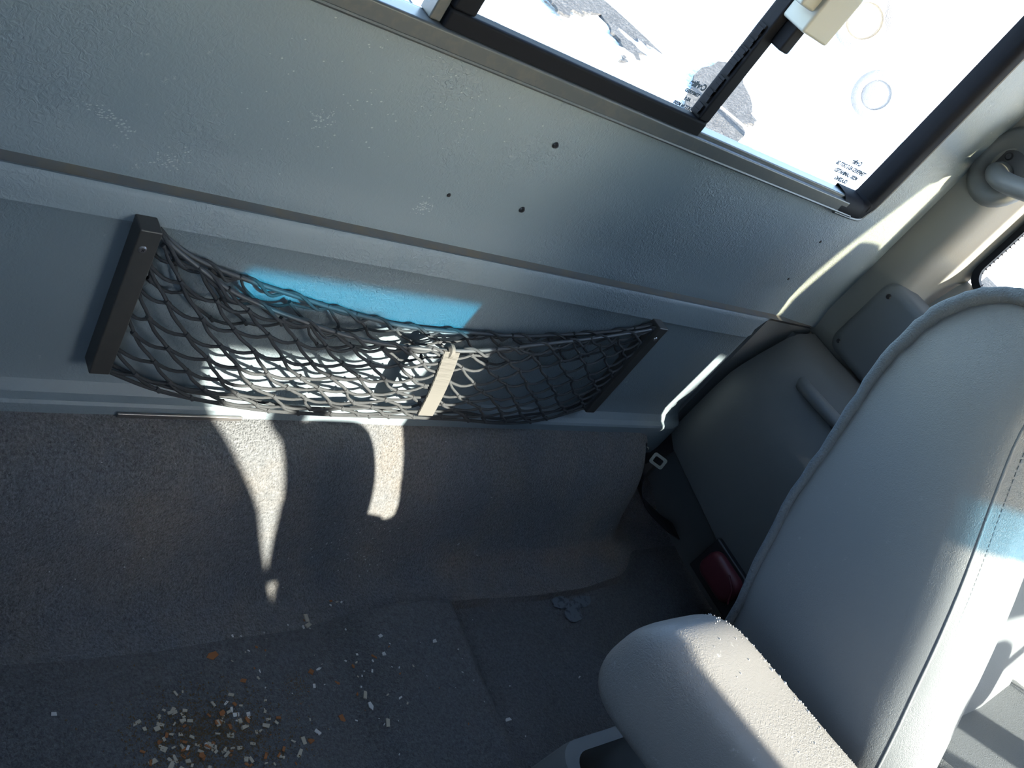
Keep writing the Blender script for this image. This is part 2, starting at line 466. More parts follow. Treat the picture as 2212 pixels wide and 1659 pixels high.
build('floor_pan', MB().box(-0.32, 1.86, -1.3, 0.80, -1.20, -1.10), 'dark_trim', floor)

# grey dried smear on the floor carpet
sm = MB(); random.seed(11)
cx, cy = 1.255, 0.500
pts = []
for k in range(28):
    a = 2 * math.pi * k / 28; r = 0.030 * (1 + .45 * math.sin(3 * a + .6) + .35 * (random.random() - .5))
    pts.append((cx + r * math.cos(a) * 1.35, cy + r * math.sin(a) * 0.8))
lo = [(x, y, -1.05 + tunnel(x, y) + 0.0005) for x, y in pts]
sm.hexa(lo, [(x, y, z + 0.0018) for x, y, z in lo])
mat('smear', (0.13, 0.145, 0.16), 0.9, 0.2, var=(90, .8, (0.05, 0.055, 0.06), 0.5, 0.6))
tag(build('dried_smear', sm, 'smear'), 'grey dried smear on the dark floor left of the armrest', 'stain')

# ---- driver side wall
side = MB()
def sx(z):      # upper side trim plane
    return 1.722
QY0, QY1, QZ0, QZ1 = 0.28, 0.655, -0.272, 0.13     # quarter window (y, z)
side_w = MB()
# plan: corner (1.712,.78) -> face -> reveal -> glass
def trim_row(z):
    k = smooth01((z + 0.40) / 0.10)
    # k = 1 in window zone
    r = 0.040 * k
    return [(1.7115, 0.785, z), (1.716, 0.765, z), (1.720, 0.735, z), (1.722 , 0.712, z), (1.724 + r * .1, 0.700, z), (1.728 + r * .45, 0.688, z), (1.735 + r * 1.0, 0.674, z), (1.742 + r * 1.45, 0.662, z), (1.750 + r * 1.5, 0.652, z)]
zsr = [-0.535, -0.50, -0.46, -0.42, -0.39, -0.37, -0.35, -0.33, -0.31, -0.29, QZ0, -0.2, -0.1, 0.0, 0.1, 0.2, 0.42]
side_w.grid([trim_row(z) for z in zsr])
# below the quarter window: slopes outwards up to the sill
rows = []
for y in [0.652, 0.62, 0.5, 0.4, 0.3, 0.2, 0.1, -0.1, -0.4, -0.9, -1.25]:
    rows.append([(1.750, y, -0.535), (1.750, y, -0.42), (1.752, y, -0.39), (1.760, y, -0.36), (1.778, y, -0.32), (1.795, y, -0.29), (1.812, y, QZ0)])
# join reveal and sill
side_w.grid(rows)
wall_right = build('wall_right', side_w, 'pillar_trim', kind='structure', angle=60, solid=0.004)
wall_right['label'] = 'grey plastic side trim of the driver side with the quarter window'
ow = MB().box(1.82, 1.86, -1.3, 0.82, -1.2, QZ0 - .002).box(1.815, 1.86, QY1 - .004, 0.82, QZ0 - .002, 0.44).box(1.815, 1.86, 0.20, 0.285, QZ0 - .002, 0.36).box(1.815, 1.86, -1.3, 0.66, 0.345, 0.44)
build('outer_skin', ow, 'white_paint', wall_right)
dt = [(-1.2, QZ0 - .01), (0.285, QZ0 - .01), (0.285, -0.12), (0.20, -0.03), (0.07, 0.065), (-0.06, 0.13), (-0.2, 0.05), (-0.4, -0.10), (-1.2, -0.15)]  # unseen top edge peaks upward to block sun from the side window
build('sun_block_trim', MB().hexa([(1.80, y, z) for y, z in dt], [(1.835, y, z) for y, z in dt]), 'pillar_trim', wall_right, bevel=0.006)
build('door_pane', MB().box(1.845, 1.849, -0.52, 0.22, -0.15, 0.36), 'door_glass', wall_right, smooth=False)
build('clear_front_pane', MB().box(1.845, 1.849, -1.2, -0.52, -0.16, 0.30), 'clear_glass', wall_right, smooth=False)  # unseen clear pane, added to pass undimmed sun to the back wall
# recessed box panel on the side trim
bp_ = MB()
def rr(y0, y1, z0, z1, r, n=6):
    out = []
    for (cy_, cz_, a0) in ((y1 - r, z1 - r, 0), (y0 + r, z1 - r, 90), (y0 + r, z0 + r, 180), (y1 - r, z0 + r, 270)):
        for k in range(n + 1):
            a = math.radians(a0 + 90 * k / n); out.append((cy_ + r * math.cos(a), cz_ + r * math.sin(a)))
    return out
loops = []
for dx, g in ((0.03, 0.004), (-0.006, 0.0), (-0.016, -0.004), (-0.021, -0.012), (-0.022, -0.02)):
    loops.append([(1.722 + dx, y, z) for y, z in rr(0.40 - g, 0.722 + g, -0.523 - g, -0.345 + g, 0.028)])
bp_.grid(loops, closev=True)
bp_.f.append(tuple(range(len(bp_.v) - len(loops[0]), len(bp_.v))))
cover = build('belt_cover', bp_, 'side_trim', wall_right, angle=60)
screw('screw', 1.7005, 0.694, -0.372, (-1, 0, 0), 0.0055, cover, 'black_plastic')
screw('screw', 1.7005, 0.700, -0.500, (-1, 0, 0), 0.0045, cover, 'black_plastic')
# quarter window
w2 = thing('window_2', 'quarter window', None, (1.80, 0.45, QZ0), kind='structure'); del w2['label']
fr2 = MB()
lo = rr(QY0, QY1, QZ0, QZ1, 0.035, 8); li = rr(QY0 + .013, QY1 - .013, QZ0 + .013, QZ1 - .013, 0.028, 8)
fr2.grid([[(1.796, y, z) for y, z in lo], [(1.793, y, z) for y, z in li], [(1.806, y, z) for y, z in li], [(1.816, y, z) for y, z in lo]], closeu=True, closev=True)
build('rubber_frame', fr2, 'rubber', w2)
build('pane', MB().box(1.802, 1.805, QY0 + .008, QY1 - .008, QZ0 + .008, QZ1 - .008), 'clear_glass', w2, smooth=False)
teeth = MB()
for k in range(34):
    z = QZ0 + 0.02 + k * 0.0092
    teeth.add([(1.8015, QY1 - .011, z), (1.8015, QY1 - .019, z + .002), (1.8015, QY1 - .011, z + .0045)], [(0, 1, 2)])
    y = QY1 - 0.03 - k * 0.0092
    teeth.add([(1.8015, y, QZ0 + .011), (1.8015, y - .002, QZ0 + .019), (1.8015, y - .0045, QZ0 + .011)], [(0, 1, 2)])
t_ = build('frit_teeth', teeth, 'rubber', w2, smooth=False); t_['kind'] = 'stuff'

# lower side panel (bulging inward), bottom edge rising to the rear
P = []
for j in range(25):
    y = 0.748 - 1.0 * j / 24
    zb = -0.848 - 0.165 * (0.748 - y)
    zb = max(zb, -0.935)
    e = smooth01((0.748 - y) / 0.03)              # rounded rear edge
    up = 0.02 * smooth01((0.70 - y) / .4)
    base = [(1.705, -0.528 + up), (1.66, -0.531 + up), (1.632, -0.536 + up), (1.610, -0.548 + up), (1.590, -0.570), (1.566, -0.60), (1.542, -0.635), (1.530, -0.66), (1.524, -0.70), (1.522, -0.76), (1.522, zb + .02), (1.524, zb + .006), (1.532, zb), (1.56, zb), (1.64, zb)]
    P.append([(x + (1 - e) * 0.022 * (1 if x < 1.69 else 0), y, z) for x, z in base])
lp = MB().grid(P)
k0 = 0
lp.f.append(tuple(range(len(P[0]))))
lower_side = build('trim_1', lp, 'dark_trim', kind='structure', angle=40)
lower_side['label'] = 'dark bulging lower side panel beside the driver seat'
rib = MB().tube([(1.602, 0.648, -0.572), (1.585, 0.635, -0.572), (1.578, 0.60, -0.568), (1.578, 0.50, -0.562), (1.580, 0.38, -0.556)], lambda t: 0.0165 if t > 0.1 else 0.012, 10, flat=0.8)
build('pull_bar', rib, 'side_trim', lower_side, angle=60)
build('back_filler', MB().box(1.66, 1.80, -1.2, 0.80, -1.1, -0.545), 'dark_trim', lower_side)
build('corner_filler', MB().box(1.545, 1.72, 0.765, 0.795, -1.06, -0.53), 'dark_trim', lower_side)

# grab handle on the corner post
gh = thing('grab_handle', 'curved grey grab handle in a round dark recess beside the rear window', 'handle', (1.72, 0.70, -0.10))
boss = MB(); loops = []
for r, h in ((0.062, 0.0), (0.060, 0.012), (0.052, 0.020), (0.040, 0.018), (0.032, 0.008), (0.028, 0.004)):
    loops.append([(1.722 - h, 0.722 + r * 1.0 * math.cos(a), -0.075 + r * 1.25 * math.sin(a)) for a in [2 * math.pi * k / 28 for k in range(28)]])
boss.grid(loops, closev=True); boss.f.append(tuple(range(len(boss.v) - 28, len(boss.v))))
build('boss', boss, 'side_trim', gh, angle=60)
build('recess_disc', MB().disc((1.7185, 0.722, -0.075), (-1, 0, 0), 0.030, 0.002, 24), 'black_plastic', gh)
screw('screw', 1.716, 0.735, -0.062, (-1, 0, 0), 0.007, gh, 'black_plastic')
hpts = catmull([(1.712, 0.722, -0.085), (1.690, 0.716, -0.093), (1.668, 0.690, -0.095), (1.662, 0.64, -0.080), (1.668, 0.55, -0.04), (1.685, 0.48, 0.0), (1.72, 0.45, 0.02)], 6)
build('grip', MB().tube(hpts, lambda t: 0.019 + 0.004 * math.sin(math.pi * t), 14, flat=0.8), 'side_trim', gh, angle=60)

# ---- roof, windscreen and the other parts of the cab in front of the camera
roof = MB()
P = []
for i in range(9):
    x = -0.32 + 2.18 * i / 8
    P.append([(x, y, z - 0.05 * abs(2 * i / 8 - 1) ** 4) for y, z in ((0.84, 0.40), (0.5, 0.44), (0.0, 0.44), (-0.45, 0.36), (-0.72, 0.215))])
ceiling = build('ceiling', MB().grid(P), 'roof_cloth', kind='structure', solid=0.02)
ceiling['label'] = 'pale cloth headliner of the cab roof'
HY, HZ = -0.735, 0.203
win3 = thing('window_3', 'windscreen', None, (0.8, -1.1, -0.1), kind='structure'); del win3['label']
def ws(u): return (HY - 0.80 * u, HZ - 0.60 * u)
def wsbox(u0, u1, x0, x1):
    (ya, za), (yb, zb) = ws(u0), ws(u1)
    return MB().hexa([(x0, ya, za), (x1, ya, za), (x1, yb, zb), (x0, yb, zb)], [(x0, ya, za + .004), (x1, ya, za + .004), (x1, yb, zb + .004), (x0, yb, zb + .004)])
build('shade_band', wsbox(-0.03, 0.052, -0.28, 1.80), 'shade_band', win3, smooth=False)
build('pane', wsbox(0.052, 0.85, -0.28, 1.80), 'clear_glass', win3, smooth=False)
hd = MB().box(-0.32, 1.84, HY + 0.004, -0.68, HZ + .0, 0.26)
build('header', hd, 'roof_cloth', win3, bevel=0.004)
for xx in (-0.27, 1.875):
    build('pillar_post', MB().tube([(xx, HY + .05, HZ + .05), (xx, *ws(0.88))], 0.035, 10), 'pillar_trim', win3)
dash = thing('dashboard', 'dark dashboard under the windscreen in front of the seats', 'dashboard', (0.8, -1.2, -1.05))
build('top_pad', MB().box(-0.28, 1.74, -1.45, -0.95, -0.45, -0.32), 'dark_trim', dash, bevel=0.04, seg=3)
build('lower_face', MB().box(-0.28, 1.74, -1.40, -1.02, -1.05, -0.45), 'dark_trim', dash, bevel=0.01)
mir = thing('rear_view_mirror', 'black rear view mirror hung from the windscreen', 'mirror', (0.84, -0.62, 0.0))
mm = MB(); loops = []
for y, g in ((-0.635, -0.012), (-0.628, 0.0), (-0.605, 0.0), (-0.600, -0.004)):
    loops.append([(0.884 + a * 1.0, y, 0.058 + b) for a, b in rr(-0.12 - g, 0.12 + g, -0.038 - g, 0.038 + g, 0.02)])
mm.grid(loops, closev=True); mm.f.append(tuple(range(len(loops[0])))); mm.f.append(tuple(range(len(mm.v) - len(loops[0]), len(mm.v))))
build('housing', mm, 'black_plastic', mir)
build('stem', MB().tube([(0.88, -0.63, 0.06), (0.88, -0.69, 0.11), (0.88, -0.78, 0.155)], 0.008, 8), 'black_plastic', mir)
vis = MB()
vp = [(-0.34, 0.33), (-0.34, 0.17), (-0.06, 0.16), (0.10, 0.30), (0.12, 0.345), (-0.3, 0.36)]  # unseen visor, added so its rear edge bounds the sunlit strip
vis.hexa([(1.775, y, z) for y, z in vp], [(1.795, y, z) for y, z in vp])
tag(build('added_visor', vis, 'roof_cloth', bevel=0.006), 'unseen pale visor added across the driver door window to shape the sun', 'visor')
wl_ = MB().box(-0.30, -0.26, 0.02, 0.80, -1.1, 0.42).box(-0.30, -0.26, -1.3, 0.02, -1.1, -0.30).box(-0.30, -0.26, -1.3, 0.02, 0.34, 0.42).box(-0.30, -0.26, -1.3, -0.42, -0.30, 0.34)  # unseen side closed in, opening sized to limit light from the left
wall_left = build('wall_left', wl_, 'side_trim', kind='structure'); wall_left['label'] = 'grey passenger side trim with a window opening'
# unseen passenger seat, tipped forward; outline shaped to cut the sun patch
ps = thing('passenger_seat', 'grey passenger seat tipped forward beside the camera', 'seat', (0.45, -0.45, -1.05))
outl = [(-0.22, -0.62), (0.890, -0.62), (0.880, -0.46), (0.843, -0.326), (0.808, -0.25), (0.775, -0.17), (0.757, -0.06), (0.752, 0.06), (0.735, 0.14), (0.69, 0.19), (0.50, 0.205), (0.46, 0.235), (0.08, 0.235), (0.04, 0.205), (-0.15, 0.19), (-0.21, 0.14), (-0.22, 0.0)]
def py(z): return -0.42 - (z + 0.62) * 0.03
psb = MB().hexa([(x, py(z), z) for x, z in outl], [(x, py(z) - 0.13, z) for x, z in outl])
build('backrest', psb, 'seat_vinyl', ps, bevel=0.025, seg=3)
build('cushion', MB().box(-0.20, 0.68, -0.92, -0.38, -0.78, -0.62), 'seat_vinyl', ps, bevel=0.03, seg=3)
build('seat_base', MB().box(-0.16, 0.66, -0.88, -0.42, -1.05, -0.78), 'dark_trim', ps, bevel=0.01)

# ================================================================== CARGO NET
net = thing('cargo_net', 'black stretch cargo net pocket between two metal bars on the lower wall', 'net', (0.80, 0.74, -0.80))
def bracket(x0, z0, x1, z1):
    # bar stands on the lower panel, slightly leaning
    hw = 0.0115
    lo = [(x1 - hw, 0.7525, z1), (x1 + hw, 0.7525, z1), (x1 + hw, 0.7265, z1), (x1 - hw, 0.7265, z1)]
    hi = [(x0 - hw, 0.7525, z0), (x0 + hw, 0.7525, z0), (x0 + hw, 0.7265, z0), (x0 - hw, 0.7265, z0)]
    b = build('bracket', MB().hexa(lo, hi), 'bracket_metal', net, bevel=0.0018)
    screw('screw', x0 - 0.002, 0.7267, z0 - 0.024, (0, -1, 0), 0.0045, b)
    return b
bracket(0.351, -0.547, 0.362, -0.757)
bracket(1.215, -0.563, 1.215, -0.777)
XL, XR = 0.364, 1.203
def spl(tab):
    pts = catmull([Vector(p) for p in tab], 8); xs_ = [p.x for p in pts]
    def f(x):
        x = max(xs_[0], min(xs_[-1], x))
        for a_, b_ in zip(pts, pts[1:]):
            if x <= b_.x: t_ = (x - a_.x) / max(1e-9, b_.x - a_.x); return a_.lerp(b_, t_)
        return pts[-1].copy()
    return f
REAR = spl([(0.364, .742, -.556), (0.407, .742, -.583), (0.46, .742, -.598), (0.551, .742, -.616), (0.623, .742, -.630), (0.732, .742, -.642), (0.856, .742, -.638), (0.963, .742, -.630), (1.10, .742, -.602), (1.203, .742, -.573)])
FRONT = spl([(0.364, .735, -.557), (0.407, .728, -.580), (0.45, .720, -.600), (0.491, .714, -.611), (0.548, .708, -.622), (0.609, .703, -.632), (0.673, .700, -.637), (0.769, .697, -.634), (0.85, .700, -.626), (0.926, .705, -.613), (1.074, .720, -.592), (1.203, .735, -.572)])
BOTTOM = spl([(0.366, .735, -.755), (0.424, .720, -.767), (0.488, .712, -.776), (0.562, .706, -.781), (0.655, .702, -.781), (0.785, .701, -.779), (0.901, .702, -.781), (1.009, .710, -.794), (1.11, .720, -.791), (1.205, .735, -.772)])
def net_front(u, v):
    """u along the wall, v from the front cord (0) to the bottom (1)"""
    x = lerp(XL, XR, u); b = 4 * u * (1 - u)
    p = FRONT(x).lerp(BOTTOM(x), v)
    p.y -= 0.022 * math.sin(math.pi * min(1, v * 0.95 + 0.05)) * b ** 0.55
    w = math.exp(-((u - 0.515) / 0.035) ** 2)          # pulled in by the middle strap
    p.y += 0.010 * w * math.sin(math.pi * v)
    p.x += 0.006 * math.sin(v * 9 + u * 30) * b * v; p.z += 0.004 * math.sin(u * 37 + v * 6) * b * math.sin(math.pi * v)
    return p
def net_back(u, v):
    x = lerp(XL, XR, u)
    p = REAR(x).lerp(BOTTOM(x) + Vector((0, 0.012, 0.001)), v); p.y += 0.004 * math.sin(math.pi * v)
    p.x += 0.004 * math.sin(v * 11 + u * 23); p.z += 0.003 * math.sin(u * 29 + v * 8) * v
    return p
def cordnet(F, A, B, off, r, jit, vmax=1.07):
    """skewed lattice of knotted cord: steps A and B given in (u, v)"""
    q = MB(); rnd = random.Random(17)
    cl = lambda t: max(0.0, min(1.0, t))
    nodes = {}
    for a in range(-60, 61):
        for b in range(-60, 61):
            u = off[0] + a * A[0] + b * B[0]; v = off[1] + a * A[1] + b * B[1]
            if -0.03 < u < 1.03 and -0.07 < v < vmax:
                u = cl(u + rnd.uniform(-jit, jit)); v = cl(v + rnd.uniform(-jit, jit) * 2.5)
                nodes[a, b] = (u, v)
    for (a, b), (u0, v0) in nodes.items():
        for (da, db, sag) in ((1, 0, 0.010), (0, 1, 0.030)):
            if (a + da, b + db) not in nodes: continue
            u1, v1 = nodes[a + da, b + db]
            pts = []
            for t in (0, 0.1, 0.3, 0.5, 0.7, 0.9, 1):
                e = t + 0.05 * math.sin(2 * math.pi * t)
                p = F(cl(lerp(u0, u1, t)), cl(lerp(v0, v1, e) + sag * math.sin(math.pi * t)))
                pts.append(p)
            if (pts[0] - pts[-1]).length < 0.004: continue
            q.tube(pts, r, 6, caps=False)
        p = F(u0, v0); d = 0.0038
        q.tube([p + Vector((-d * .8, 0, d * .7)), p, p + Vector((d * .8, 0, -d * .7))], lambda t: r * 1.45, 6)
    return q
nf = build('net_mesh', cordnet(net_front, (0.037, 0.124), (0.047, -0.040), (0.01, 0.03), 0.0021, 0.003), 'cord', net, angle=80); nf['kind'] = 'stuff'; nf['label'] = 'black knotted cord mesh of the pocket front'
nb = build('net_mesh', cordnet(net_back, (0.040, 0.15), (0.052, -0.06), (0.03, 0.1), 0.0019, 0.005, 0.42), 'cord', net, angle=80); nb['kind'] = 'stuff'; nb['label'] = 'black knotted cord mesh lying against the wall'
for F in (net_front, net_back):
    pts = [F(k / 60, 0) for k in range(61)]
    c_ = build('elastic_cord', MB().tube(pts, 0.0030, 8), 'bungee', net, angle=80)
    hx = []
    turns = 13
    for k in range(turns * 14 + 1):
        t = k / (turns * 14); p = F(t, 0); a = 2 * math.pi * turns * t
        q1 = F(t, 0.055)
        w = 0.5 - 0.5 * math.cos(a)
        hx.append(p.lerp(q1, w) + Vector((0, -0.0045 * math.sin(a), 0.0035 * (1 - w))))
    build('lacing', MB().tube(hx, 0.0022, 6), 'cord', c_, angle=80)
    pts = [F(k / 60, 1) + Vector((0, 0, -0.001)) for k in range(61)]
    build('bottom_cord', MB().tube(pts, 0.0024, 6), 'cord', net, angle=80)
# side cords from the corners to the bars
for u in (0.0, 1.0):
    pts = [net_front(u, v) + Vector((0, 0, 0)) for v in [k / 8 for k in range(9)]]
    build('side_cord', MB().tube(pts, 0.0024, 6), 'cord', net, angle=80)
# webbing strap
sp = []
for k in range(25):
    t = k / 24
    p = Vector((0.776, 0.689, -0.631)).lerp(Vector((0.792, 0.674, -0.742)), t)
    p.y -= 0.004 * math.sin(math.pi * t)
    sp.append(p)
strap = MB()
rows = []
for k, p in enumerate(sp):
    z = 0.0007 if k % 2 else -0.0004
    rows.append([p + Vector((-0.0140, 0.0012, 0)), p + Vector((-0.0138, -0.0010 - z, 0)), p + Vector((0.0138, -0.0010 - z, 0)), p + Vector((0.0140, 0.0012, 0))])
strap.grid(rows, closev=True)
so = build('strap', strap, 'webbing', net, angle=15)
rb = MB()
for k in range(64):
    t = k / 63; i = t * 24; a = int(min(23, i)); p = sp[a].lerp(sp[a + 1], i - a)
    rb.tube([p + Vector((-0.0132, -0.0016, 0)), p + Vector((0.0132, -0.0016, 0))], 0.0009, 4)
rbo = build('weave_rib', rb, 'webbing', so); rbo['kind'] = 'stuff'
p0 = Vector((0.776, 0.694, -0.632))
build('strap_loop', MB().tube([p0 + Vector((0.0, 0.006 * math.cos(a), 0.006 * math.sin(a) - 0.002)) for a in [2 * math.pi * k / 12 for k in range(12)]], 0.0055, 6, closed=True), 'webbing', so)

# ================================================================== DRIVER SEAT
seat = thing('driver_seat', 'grey vinyl driver seat with piped side bolster and fold-down armrest', 'seat', (1.24, 0.0, -1.05))
SX, SW = 0.97, 0.60
RE = [(-0.80, 0.180), (-0.59, 0.242), (-0.46, 0.291), (-0.362, 0.317), (-0.273, 0.340), (-0.21, 0.346), (-0.165, 0.338), (-0.135, 0.318), (-0.118, 0.292), (-0.112, 0.262)]
FE = [(-0.80, -0.06), (-0.66, 0.005), (-0.542, 0.064), (-0.42, 0.114), (-0.294, 0.166), (-0.202, 0.201), (-0.165, 0.214), (-0.135, 0.226), (-0.118, 0.238), (-0.112, 0.250)]
cm = lambda T: [(v.x, v.y) for v in catmull([(a, b, 0) for a, b in T], 5)]
REs, FEs = cm(RE), cm(FE)
def section(z, yr, yf):
    d = yr - yf
    tp = smooth01((z + 0.30) / 0.19)       # shoulders narrow towards the top
    x0 = SX + 0.012 * tp * tp + 0.012 * smooth01((-0.54 - z) / 0.07); W = SW - 0.024 * tp * tp - 0.012 * smooth01((-0.54 - z) / 0.07)
    bz = 1 - 0.75 * smooth01((z + 0.22) / 0.1)
    pf = [(0.0, 0.0), (-0.004 * bz, 0.2), (-0.009 * bz, 0.45), (-0.009 * bz, 0.7), (-0.004 * bz, 0.9), (0.002, 0.985), (0.0045, 1.0), (0.009, 1.025)]
    half = [(x0 + a, yr - d * b) for a, b in pf]
    bf = 0.040 * bz
    half += [(x0 + 0.024, yf - bf * 0.62), (x0 + 0.045, yf - bf * 0.98), (x0 + 0.065, yf - bf * 1.0), (x0 + 0.088, yf - bf * 0.72), (x0 + 0.108, yf - bf * 0.2), (x0 + 0.122, yf + 0.012 * bz), (x0 + 0.13, yf + 0.016 * bz), (x0 + 0.18, yf + 0.006), (x0 + W / 2, yf)]
    c = x0 + W / 2
    return half + [(2 * c - x, y) for x, y in reversed(half[:-1])]
rows = []
for (z, yr), (_, yf) in zip(REs, FEs):
    rows.append([(x, y, z) for x, y in section(z, yr, yf)])
bk = MB().grid(rows, closev=True)
bk.f.append(tuple(range(len(bk.v) - len(rows[0]), len(bk.v))))
back = build('backrest', bk, 'seat_vinyl', seat, angle=70)
# piping along the rear edge, a fuzzy cloth roll
pp = [(SX + 0.012 * smooth01((z + .30) / .19) ** 2 + 0.012 * smooth01((-0.54 - z) / 0.07) - 0.001, yr + 0.002, z) for z, yr in REs]
c_top = pp[-1]
pp += [(c_top[0] + 0.004, c_top[1] - 0.012, c_top[2] + 0.003)]
random.seed(5)
pr = [0.0105 * (1 + 0.06 * random.random()) for _ in range(300)]
piping = MB().tube([(x + 0.0012 * random.uniform(-1, 1), y + 0.001 * random.uniform(-1, 1), z) for x, y, z in pp], lambda t: pr[int(t * 200)] * (0.62 + 0.38 * smooth01((t - 0.25) / 0.4)), 10, flat=0.8)
build('piping', piping, 'piping_cloth', back, angle=80)
pr2 = MB().tube([(SX + 0.012 + x, 0.268, -0.111) for x in [0.02 * k for k in range(27)]], 0.009, 8)
build('piping', pr2, 'piping_cloth', back, angle=80)
# seam welt and twin rows of stitches at the bolster edge
sp_ = []
for (z, yr), (_, yf) in zip(REs, FEs):
    sec = section(z, yr, yf); sp_.append(Vector((sec[6][0], sec[6][1], z)))
build('seam_welt', MB().tube([p + Vector((0.0005, 0.0005, 0)) for p in sp_], 0.0022, 6), 'seat_vinyl', back, angle=80)
stm = MB()
for off in (Vector((-0.0015, 0.009, 0.0)), Vector((0.0085, -0.0095, 0.0))):
    acc = 0.0; pts = [p + off for p in sp_]
    for a, b in zip(pts, pts[1:]):
        L_ = (b - a).length; n = max(1, int(L_ / 0.0052))
        for k in range(n):
            s0 = a.lerp(b, k / n); s1 = a.lerp(b, (k + 0.62) / n)
            stm.tube([s0, s1], 0.0008, 4)
sto = build('stitching', stm, 'thread', back); sto['kind'] = 'stuff'
# headrest, above the frame
hr = MB(); loops = []
for h, s_h in ((-0.03, 0.75), (-0.01, 0.95), (0.03, 1.0), (0.10, 1.0), (0.14, 0.95), (0.16, 0.7)):
    loops.append([(1.243 + a * s_h, 0.285 + b * s_h + h * 0.15, h + 0.03) for a, b in rr(-0.13, 0.13, -0.05, 0.05, 0.045)])
hr.grid(loops, closev=True); hr.f.append(tuple(range(len(loops[0])))); hr.f.append(tuple(range(len(hr.v) - len(loops[0]), len(hr.v))))
h_ = build('headrest', hr, 'seat_vinyl', seat, angle=60)
for x in (1.18, 1.30):
    build('headrest_rod', MB().tube([(x, 0.275, -0.14), (x, 0.283, 0.02)], 0.006, 8), 'chrome', h_)
# cushion
cu = MB(); loops = []
for z, g in ((-0.66, 0.0), (-0.60, 0.0), (-0.575, -0.006), (-0.558, -0.022), (-0.552, -0.06)):
    loops.append([(x, y, z + (0.165 * smooth01((0.02 - y) / 0.40) if z > -.64 else 0)) for x, y in rr(1.025 - g, 1.51 + g, -0.50 - g, 0.12 + g, 0.07, 8)])
cu.grid(loops, closev=True); cu.f.append(tuple(range(len(cu.v) - len(loops[0]), len(cu.v)))); cu.f.append(tuple(range(len(loops[0]))))
cush = build('cushion', cu, 'seat_vinyl', seat, angle=60)
build('cushion_welt', MB().tube([(x, y, -0.575 + 0.165 * smooth01((0.02 - y) / 0.40)) for x, y in rr(1.029, 1.506, -0.494, 0.116, 0.07, 8)], 0.004, 6, closed=True), 'seat_vinyl', cush)
build('seat_base', MB().box(1.04, 1.48, -0.42, 0.14, -1.03, -0.66), 'dark_trim', seat, bevel=0.012)
# armrest, a padded capsule along the seat
ar = MB(); loops = []
AY0, AY1 = 0.238, -0.03
acs = []
for k in range(22):
    t = k / 21
    y = lerp(AY0, AY1, t)
    e = min(1.0, (AY0 - y) / 0.055); e2 = min(1.0, (y - AY1) / 0.06)
    s = math.sqrt(max(0.0, 1 - (1 - e) ** 2.6)) * math.sqrt(max(0.0, 1 - (1 - e2) ** 2.2))
    acs.append((y, max(s, 0.02)))
acs = [(AY0 + 0.001, 0.30), (AY0 - .003, 0.50), (AY0 - .009, 0.68), (AY0 - .018, 0.82), (AY0 - 0.03, 0.92), (AY0 - 0.045, 0.975), (AY0 - 0.065, 1.0)] + [(lerp(AY0 - 0.065, AY1, k / 10), 1.0) for k in range(1, 11)] + [(AY1 - .02, .9), (AY1 - .03, .6)]
def arm_sec(y, s):
    cz = -0.603 + 0.008 * smooth01((0.2 - y) / 0.4)
    hw = lerp(0.066, 0.067, smooth01((AY0 - y) / 0.25)) * (0.62 + 0.38 * s); hh = 0.069 * s
    out = []
    for k in range(32):
        a = 2 * math.pi * k / 32
        ca, sa = math.cos(a), math.sin(a); pw = 0.46
        out.append((0.842 - (y - 0.10) * 0.24 + math.copysign(abs(ca) ** pw, ca) * hw - (0.010 * s * (0.45 - 0.55 * sa) if ca < 0 and sa < 0.8 else 0), y, cz + math.copysign(abs(sa) ** (pw + .08), sa) * hh * (1.0 if sa > 0 else 1.15)))
    return out
loops = [arm_sec(y, s) for y, s in acs]
ar.grid(loops, closev=True); ar.f.append(tuple(range(32))); ar.f.append(tuple(range(len(ar.v) - 32, len(ar.v))))
arm = build('armrest', ar, 'arm_vinyl', seat, angle=70, subsurf=1, label='worn grey padded armrest speckled with white dust')
build('pivot', MB().disc((0.90, 0.0, -0.625), (1, 0, 0), 0.02, 0.10, 18), 'black_plastic', arm)
hp = [(0.92, -0.60), (0.955, -0.61), (0.99, -0.66), (1.004, -0.73), (0.92, -0.73)]
build('streak_blocker', MB().hexa([(x, -0.005, z) for x, z in hp], [(x, 0.025, z) for x, z in hp]), 'black_plastic', arm)  # unseen plate, added to cut the sun streak beside the armrest
dm = MB(); random.seed(21)
for k in range(170):
    y = lerp(0.225, 0.0, random.random() ** 1.3); a = random.gauss(0.62, 0.42)
    a = max(-0.15, min(1.45, a)); a = math.pi / 2 - a * 0.9
    ca, sa = math.cos(a), math.sin(a)
    s = 1.0 if y < 0.17 else interp([(0.17, 1), (0.195, .97), (0.21, .9), (0.22, .82), (0.229, .68)], y)
    hw = lerp(0.066, 0.067, smooth01((AY0 - y) / 0.25)) * (0.62 + 0.38 * s); hh = 0.069 * s
    cz = -0.603 + 0.008 * smooth01((0.2 - y) / 0.4)
    p = Vector((0.842 - (y - 0.10) * 0.24 + math.copysign(abs(ca) ** .46, ca) * hw, y, cz + abs(sa) ** .54 * hh))
    r = 0.0003 + 0.0004 * random.random() ** 2
    if random.random() < 0.06: r *= 2.0
    dm.tube([p + Vector((0, -r, -.0006)), p + Vector((0, 0, r * .5)), p + Vector((0, r * random.uniform(1, 2.2), -.0006))], r, 5)
do = build('dust_speck', dm, 'chip_white', arm); do['kind'] = 'stuff'

